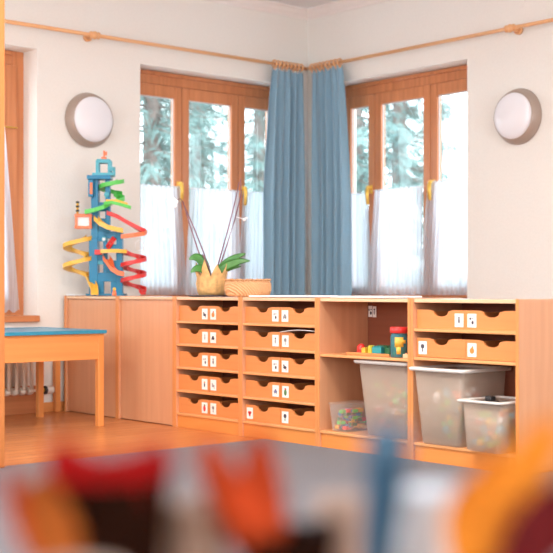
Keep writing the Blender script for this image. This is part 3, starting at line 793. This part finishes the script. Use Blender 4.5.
# ------------------------------------------------------------ play table, post, radiator
tbx0, tbx1, tby0, tby1, tz = 3.40, 4.735, 7.235, 8.12, .668
tbl = thing('play_table', 'wooden play table with a blue top at the left', 'table', ((tbx0+tbx1)/2, (tby0+tby1)/2, 0))
hx, hy = (tbx1-tbx0)/2, (tby1-tby0)/2
mb = MB().box(-hx, hx, -hy, hy, tz-.024, tz-.004, .003)
mb.box(-hx, hx, -hy, -hy+.03, tz-.004, tz, .001); mb.box(-hx, hx, hy-.03, hy, tz-.004, tz, .001)
mb.box(-hx, -hx+.03, -hy+.03, hy-.03, tz-.004, tz, .001); mb.box(hx-.03, hx, -hy+.03, hy-.03, tz-.004, tz, .001)
mb.build('table_top', M['blue_top'], tbl)
ap = .178
for s in (1, -1):
    MB().box(-hx+.02, hx-.02, s*(hy-.032)-.010, s*(hy-.032)+.010, tz-.024-ap, tz-.0245, .002).build('apron', M['table'], tbl)
    MB().box(s*(hx-.032)-.010, s*(hx-.032)+.010, -hy+.045, hy-.045, tz-.024-ap, tz-.0245, .002).build('apron', M['table'], tbl)
l0 = None
for sx in (1, -1):
    for sy in (1, -1):
        c = (sx*(hx-.036), sy*(hy-.038), 0)
        if l0 is None: l0 = MB().box(-.023, .023, -.023, .023, 0, tz-.0245, .005).build('leg', M['leg'], tbl, c)
        else: link_copy(l0, tbl, c)
pst = thing('wooden_post', 'tall orange wooden post at the left edge of the picture', 'post', (3.160, 5.915, 0))
MB().box(-.045, .045, -.045, .045, .0085, 3.2, .006).build('shaft', wood('post_wood', (.56, .19, .05), 'z', .4, .1), pst)
MB().box(-.40, -.045, -.03, .03, 2.9, 3.0, .004).build('crossbeam', M['leg'], pst)
o = MB().box(4.985, 5.03, 8.335, 8.378, 0, .46, .004).build('wooden_upright', M['leg'])
tag(o, 'short narrow wooden upright at the wall beside the end cabinet', 'post')
rad = thing('radiator', 'cream ribbed radiator under the window, seen below the play table', 'radiator', (4.2, 8.29, 0))
mb0 = MB()
for dy in (-.045, .045):
    mb0.tube([(0, dy, .19), (0, dy, .55)], .014, 10)
for z in (.18, .56):
    mb0.ball((0, 0, z), .03, 12, (.9, 2.2, 1))
s0 = mb0.build('section', M['rad'], rad, (-.5, 0, 0))
n = 16
for k in range(1, n+1): link_copy(s0, rad, (-.5+.064*k, 0, 0))
MB().tube([(-.5, 0, .56), (.5, 0, .56)], .018, 10).tube([(-.5, 0, .18), (.5, 0, .18)], .018, 10).build('header_pipe', M['rad'], rad)
MB().tube([(.52, 0, .18), (.60, 0, .18), (.612, 0, .165), (.612, 0, .012)], .010, 10).build('pipe', M['rad'], rad)
MB().tube([(.60, 0, .18), (.66, 0, .18)], .017, 12).build('valve_joint', M['brass'], rad)
MB().lathe([(.026, .66), (.03, .665), (.03, .73), (.024, .735)], 20, axis='x', c=(0, 0, .18)).build('valve_knob', M['valve'], rad)
MB().lathe([(.031, .655), (.033, .66), (.033, .672), (.031, .675)], 20, axis='x', c=(0, 0, .18)).build('valve_collar', M['black'], rad)
MB().lathe([(.022, 0), (.022, .006), (.012, .012)], 16, c=(.612, 0, 0)).build('floor_rosette', M['white'], rad)

# ------------------------------------------------------------ foreground: craft table with feathers in cups (out of focus)
A = math.radians(49)
F2 = Vector((math.cos(A), math.sin(A), 0)); R2 = Vector((math.sin(A), -math.cos(A), 0))
def near(px, py, d):
    return F2*d+R2*((px-276.5)/1238*d)+Vector((0, 0, .951-(py-289)/1238*d))
RT = -math.radians(41)
FZ = .60
c = F2*1.08
ft = thing('craft_table', 'pale low table in front, below the picture', 'table', (c.x, c.y, 0), RT)
MB().box(-.55, .55, -.30, .28, FZ-.025, FZ, .004).build('table_top', M['topw'], ft)
l0 = None
for sx in (1, -1):
    for sy in (1, -1):
        cc = (sx*.50, sy*.22, 0)
        if l0 is None: l0 = MB().box(-.022, .022, -.022, .022, 0, FZ-.0255, .004).build('leg', M['leg'], ft, cc)
        else: link_copy(l0, ft, cc)
fm = lambda n, c, v=.25: plain(n, c, .8, .4, 60, v, sheen=0, spec=.1)
FM = {'red': fm('feather_red', (.36, .006, .006)), 'ored': fm('feather_orange_red', (.42, .05, .012)), 'org': fm('feather_orange', (.62, .20, .02)),
      'drk': fm('feather_dark', (.02, .01, .008)), 'maroon': fm('feather_maroon', (.10, .008, .01)), 'rust': fm('feather_rust', (.30, .075, .012))}
def feather(label, pts, wid, mat, grp='coloured craft feathers in the foreground'):
    root = thing('craft_feather', label, 'feather', pts[0], 0, grp)
    L = Vector(pts[0]); P = [Vector(p)-L for p in curve(*pts, 14)]
    mb = MB(); rings = []; n = len(P)
    for i, p in enumerate(P):
        t = (P[min(i+1, n-1)]-P[max(i-1, 0)]).normalized()
        s = t.cross(F2).normalized(); f = s.cross(t)
        k = i/(n-1)
        w = max(.0015, wid*math.sin(PI*(.02+.90*k)**1.2)**.8) if k > .12 else .0025
        th = .0035*(1-k)+.001
        w += .0015*math.sin(i*2.9)
        rings.append([mb.bm.verts.new(p+s*w*a+f*(b*th-.012*abs(a)*k)) for a, b in ((-1, 0), (-.5, 1), (0, 1.4), (.5, 1), (1, 0), (.5, -1), (0, -1.2), (-.5, -1))])
    for a, b in zip(rings, rings[1:]):
        for k in range(8): mb._f([a[k], a[(k+1) % 8], b[(k+1) % 8], b[k]], True)
    mb._f(rings[0][::-1]); mb._f(rings[-1])
    mb.build('vane', mat, root)
    MB().tube(P, [.0022-.0012*i/(n-1) for i in range(n)], 6).build('quill', mat, root)
    return root
def cup(label, px, d, r, zt, mat, name='cup'):
    p = near(px, 553, d)
    root = thing(name, label, 'cup', (p.x, p.y, FZ+.0005), 0, 'craft cups in the foreground')
    H = zt-FZ
    MB().lathe([(r*.78, 0), (r*.82, .004), (r, H-.004), (r, H), (r-.004, H), (r*.82-.004, .006), (.0005, .006)], 40).build('cup_body', mat, root)
    MB().torus((0, 0, H), r-.001, .0035, 'z', 36, 8).build('rim', mat, root)
    return p
D1 = 1.05
# dark pot of red feathers
p1 = near(108, 553, D1); darkm = plain('dark_clay', (.014, .005, .003), .95, spec=.0)
cup('dark round pot stuffed with red feathers, lower left', 108, D1, .052, near(0, 480, D1).z, darkm, 'craft_pot')
wh = plain('white_cup_plastic', (.60, .64, .70), .6); whb = plain('beige_cup_plastic', (.36, .25, .20), .5)
for k, (bx0, tx, ty, dd, w) in enumerate([(100, 62, 438, 0, .020), (104, 80, 452, .02, .020), (108, 100, 458, -.02, .022), (112, 122, 456, .02, .020), (116, 140, 450, -.01, .020), (118, 163, 440, .01, .018), (96, 84, 452, -.035, .026), (110, 116, 455, -.035, .026)]):
    a = near(bx0, 548, D1+dd*.4); b = near((bx0*.45+tx*.55)+(-4 if tx < 108 else 4), 500, D1+dd); e = near(tx, ty, D1+dd)
    lab = ['leftmost red feather in the dark pot', 'second red feather from the left in the dark pot', 'red feather left of the middle of the dark pot', 'red feather right of the middle of the dark pot',
           'second red feather from the right in the dark pot', 'rightmost red feather in the dark pot', 'short red feather at the front left of the dark pot', 'short red feather at the front right of the dark pot'][k]
    feather(lab, (a, b, e), w, FM['red'])
D2 = 1.00
feather('wide rust orange feather leaning at the lower left corner', (near(75, 600, D2), near(62, 550, D2), near(38, 475, D2)), .020, FM['rust'])
feather('narrow orange feather at the far lower left', (near(70, 600, D2+.03), near(40, 560, D2+.03), near(8, 465, D2+.03)), .012, FM['ored'])
cup('beige cup at the lower left holding rust orange feathers', 78, .93, .034, near(0, 575, .93).z, whb)
# orange-red V of feathers
D3 = 1.08
cup('dark cup under the orange-red feathers, lower middle', 288, D3, .042, near(0, 535, D3).z, darkm)
for lab, bx0, mx, my, tx, ty, w, dd, mt in [('orange-red feather leaning left in the middle foreground', 280, 235, 520, 205, 438, .018, 0, 'ored'), ('upright orange-red feather in the middle foreground', 282, 262, 520, 258, 432, .019, .03, 'ored'),
                                    ('orange-red feather between the two tallest of the middle bunch', 284, 252, 530, 235, 470, .020, -.03, 'ored'), ('long dark feather leaning right from the middle bunch', 290, 300, 540, 335, 520, .014, .0, 'drk'),
                                    ('low orange-red feather at the bottom of the middle bunch', 276, 262, 550, 225, 500, .018, .02, 'ored')]:
    feather(lab, (near(bx0, 580, D3+dd*.4), near(mx, my, D3+dd), near(tx, ty, D3+dd)), w, FM[mt])
cup('pale beige cup between the dark pot and the orange-red feathers', 196, 1.10, .028, near(0, 505, 1.10).z, whb)
cup('pale cup left of the blue brush', 340, 1.22, .022, near(0, 500, 1.22).z, whb)
# blue brush
D4 = 1.06
br = thing('paint_brush', 'thick blue paint brush handle standing upright', 'brush', near(378, 600, D4+.0), 0)
L = Vector(br.location)
P = [near(378, 600, D4), near(379, 560, D4), near(382, 520, D4), near(385, 480, D4), near(387, 450, D4), near(387.5, 432, D4), near(388, 424, D4)]
MB().tube([v-L for v in P], [.013, .014, .016, .018, .0195, .018, .012], 16).build('handle', plain('brush_blue', (.003, .055, .11), .35), br)
MB().tube([P[0]-L+Vector((0, 0, -.03)), P[0]-L+Vector((0, 0, .004))], .0065, 12).build('ferrule', M['tan'], br)
cup('white cup in the foreground between blue brush and orange feathers', 430, 1.12, .034, near(0, 494, 1.12).z, wh)
# orange feathers right
D5 = 1.00
cup('beige cup at the lower right holding orange feathers', 470, .98, .032, near(0, 580, .98).z, whb)
for lab, bx0, mx, my, tx, ty, w, dd, mt in [('broad yellow-orange feather leaning right at the lower right', 462, 490, 520, 553, 418, .022, 0, 'org'), ('second broad yellow-orange feather, left of the leaning one', 458, 470, 530, 500, 450, .020, .03, 'org'),
                                    ('short yellow-orange feather low at the lower right', 466, 462, 540, 470, 478, .020, .05, 'org'), ('dark maroon feather in the lower right corner', 500, 530, 540, 575, 480, .026, -.02, 'maroon')]:
    feather(lab, (near(bx0, 600, D5), near(mx, my, D5+dd), near(tx, ty, D5+dd)), w, FM[mt])

# ------------------------------------------------------------ outdoors: snow, hedge, spruces
def gz(x, y):
    d = max(0, math.hypot(x-7, y-7)-7)
    return -.5+min(2.0, d*.11)
def fn(i, j):
    x, y = -30+i*90, -30+j*90; return (x, y, gz(x, y))
# snow terrain outside the room only (an L of land beyond both window walls)
g = MB(); N = 60
vs = [[None]*(N+1) for _ in range(N+1)]
for i in range(N+1):
    for j in range(N+1):
        x, y = -31+i*1.5, -31+j*1.5; vs[i][j] = g.bm.verts.new((x, y, gz(x, y)+.06*math.sin(x*1.1)*math.sin(y*.9)))
for i in range(N):
    for j in range(N): g._f([vs[i][j], vs[i+1][j], vs[i+1][j+1], vs[i][j+1]], True)
g.build('snowy_ground', M['snow'], kind='structure')
def hedge(label, pxa, pxb, d, h):
    a = F2*d+R2*((pxa-276.5)/1238*d); b = F2*d+R2*((pxb-276.5)/1238*d)
    n = 46
    zb = min(gz(a.x, a.y), gz(b.x, b.y))
    rnd = random.Random(int(pxa))
    mb = MB()
    L = (a+b)/2
    for k in range(n):
        p = a+(b-a)*(k+.5)/n-L; r = (b-a).length/n*1.1
        mb.ball((p.x+rnd.uniform(-.1, .1), p.y+rnd.uniform(-.1, .1), h*.45), r, 10, (1.2, 1.2, h*.62/r*rnd.uniform(.85, 1.1)))
    o = mb.build('hedge', M['hedge'], None, (L.x, L.y, zb-.1)); tag(o, label, 'hedge')
hedge('dark clipped hedge outside, seen dimly through the left window curtains', 95, 290, 27, .68)
hedge('dark clipped hedge outside, seen dimly through the right window curtains', 300, 500, 27, .68)
def spruce(label, px, d, H, R, seed, nb=150):
    rnd = random.Random(seed)
    c = F2*d+R2*((px-276.5)/1238*d)
    z0 = gz(c.x, c.y)-.1
    root = thing('spruce_tree', label, 'tree', (c.x, c.y, z0), 0, 'spruce trees outside the windows')
    MB().tube([(0, 0, 0), (.03, 0, H*.5), (0, .02, H)], [.16, .10, .02], 10).build('trunk', M['bark'], root)
    mb = MB(); bb = MB()
    for k in range(nb):
        t = (k+rnd.random())/nb; z = .6+t*(H-.8)
        if z > 6.5: continue
        ln = R*(1-t*.8)*rnd.uniform(.7, 1.1); a = rnd.uniform(0, 2*PI)
        dr = Vector((math.cos(a), math.sin(a), 0)); sd = Vector((-dr.y, dr.x, 0))
        sp = [Vector((0, 0, z))+dr*ln*s-Vector((0, 0, ln*(.10*s+.30*s*s-.20*s**4))) for s in (0, .25, .5, .75, 1)]
        bb.tube(sp, [.022, .016, .012, .008, .004], 5)
        ns = int(ln*60)
        for m in range(ns):
            s = .12+.88*m/ns; q_ = s*4; i0 = min(3, int(q_)); p = sp[i0].lerp(sp[i0+1], q_-i0)+Vector((rnd.uniform(-.05, .05), rnd.uniform(-.05, .05), rnd.uniform(-.03, .03)))
            w = (.26*(1.1-s)+.04)*rnd.choice((-1, 1))*rnd.uniform(.5, 1.1)
            tip = p+sd*w*rnd.uniform(.5, 1)+dr*rnd.uniform(-.02, .16)+Vector((0, 0, -abs(w)*rnd.uniform(-.2, 1.5)-.03))
            # a hanging twig: a slim three-sided spindle bristling with needles
            ax = tip-p; mid = p+ax*.4; r_ = .007+.006*rnd.random()
            u = ax.cross(Vector((0, 0, 1)))
            if u.length < 1e-4: continue
            u.normalize(); v = ax.cross(u).normalized()
            V = [mb.bm.verts.new(p), mb.bm.verts.new(tip)]+[mb.bm.verts.new(mid+(u*math.cos(b)+v*math.sin(b))*r_) for b in (0, 2.1, 4.2)]
            for e in range(3):
                mb._f([V[0], V[2+e], V[2+(e+1) % 3]]); mb._f([V[1], V[2+(e+1) % 3], V[2+e]])
    bb.build('branch', M['bark'], root)
    o = mb.build('foliage', M['needle'], root); o['kind'] = 'stuff'
spruce('spruce tree outside seen through the leftmost pane of the left window', 150, 15, 8.5, 1.25, 1, 230)
spruce('spruce tree outside seen through the middle pane of the left window', 196, 18, 9, 1.25, 2, 230)
spruce('spruce tree outside beside the blue drape of the left window', 258, 21, 8, 1.2, 3, 170)
spruce('spruce tree outside beside the blue drape of the right window', 352, 15.5, 8.5, 1.0, 4, 210)
spruce('spruce tree outside seen through the middle pane of the right window', 398, 18.5, 8.5, 1.25, 5, 220)
spruce('small spruce tree farther off outside the right pane of the right window', 436, 21.5, 8.0, .85, 6, 110)

# ------------------------------------------------------------ light
w = bpy.data.worlds.new('World'); sc.world = w; w.use_nodes = True
bg = w.node_tree.nodes['Background']; bg.inputs[0].default_value = (.86, .94, 1, 1); bg.inputs[1].default_value = 5.5
def ceiling_fill_lamp(label, x, y, power):  # fixtures out of view, added to brighten the room
    r = thing('ceiling_fill_lamp', label, 'lamp', (x, y, HC), 0, 'added ceiling fill lamps out of view')
    MB().lathe([(.40, 0), (.42, -.01), (.42, -.05), (.40, -.06), (.385, -.05), (.385, -.0)], 40).build('housing', M['tan'], r)
    l = bpy.data.lights.new('fill_disc', 'AREA'); l.shape = 'DISK'; l.size = .76; l.energy = power; l.color = (1, .93, .86)
    o = bpy.data.objects.new('fill_disc', l); COL.objects.link(o); o.parent = r; o.location = (0, 0, -.045)
for lab, x, y, pw in (('added unseen fill lamp over the middle of the room', 3.0, 4.2, 130), ('added unseen fill lamp nearest the camera', .6, 1.2, 12), ('added unseen fill lamp toward the right wall', 4.4, 1.4, 60), ('added unseen fill lamp toward the left wall', .8, 5.6, 75)):
    ceiling_fill_lamp(lab, x, y, pw)
def day(name, loc, rot, sx, sy, e):  # added area light outside an unseen window, boosts the daylight
    l = bpy.data.lights.new(name, 'AREA'); l.shape = 'RECTANGLE'; l.size = sx; l.size_y = sy; l.energy = e; l.color = (.90, .95, 1)
    o = bpy.data.objects.new(name, l); COL.objects.link(o); o.location = loc; o.rotation_euler = rot
day('daylight_fill', (1.2, Y0-TW-.02, 1.85), (PI/2, 0, 0), 2.0, 1.9, 110)
day('daylight_fill', (4.3, Y0-TW-.02, 1.85), (PI/2, 0, 0), 2.2, 1.9, 145)
day('daylight_fill', (X0-TW-.02, 1.7, 1.85), (PI/2, 0, -PI/2), 2.2, 1.9, 145)
day('daylight_fill', (X0-TW-.02, 5.1, 1.85), (PI/2, 0, -PI/2), 2.2, 1.9, 145)

# ------------------------------------------------------------ camera
cam = bpy.data.cameras.new('camera'); co = bpy.data.objects.new('camera', cam); COL.objects.link(co)
cam.sensor_width = 36; cam.lens = 36*1238/553; cam.shift_y = 12.5/553; cam.clip_end = 200; cam.clip_start = .05
co.location = (0, 0, .951); co.rotation_euler = (PI/2, 0, math.radians(49-90))
cam.dof.use_dof = True; cam.dof.focus_distance = 7.6; cam.dof.aperture_fstop = 2.1
sc.camera = co
sc.view_settings.view_transform = 'Standard'; sc.view_settings.look = 'None'
sc.view_settings.gamma = 1; sc.view_settings.exposure = 0; sc.view_settings.use_curve_mapping = False
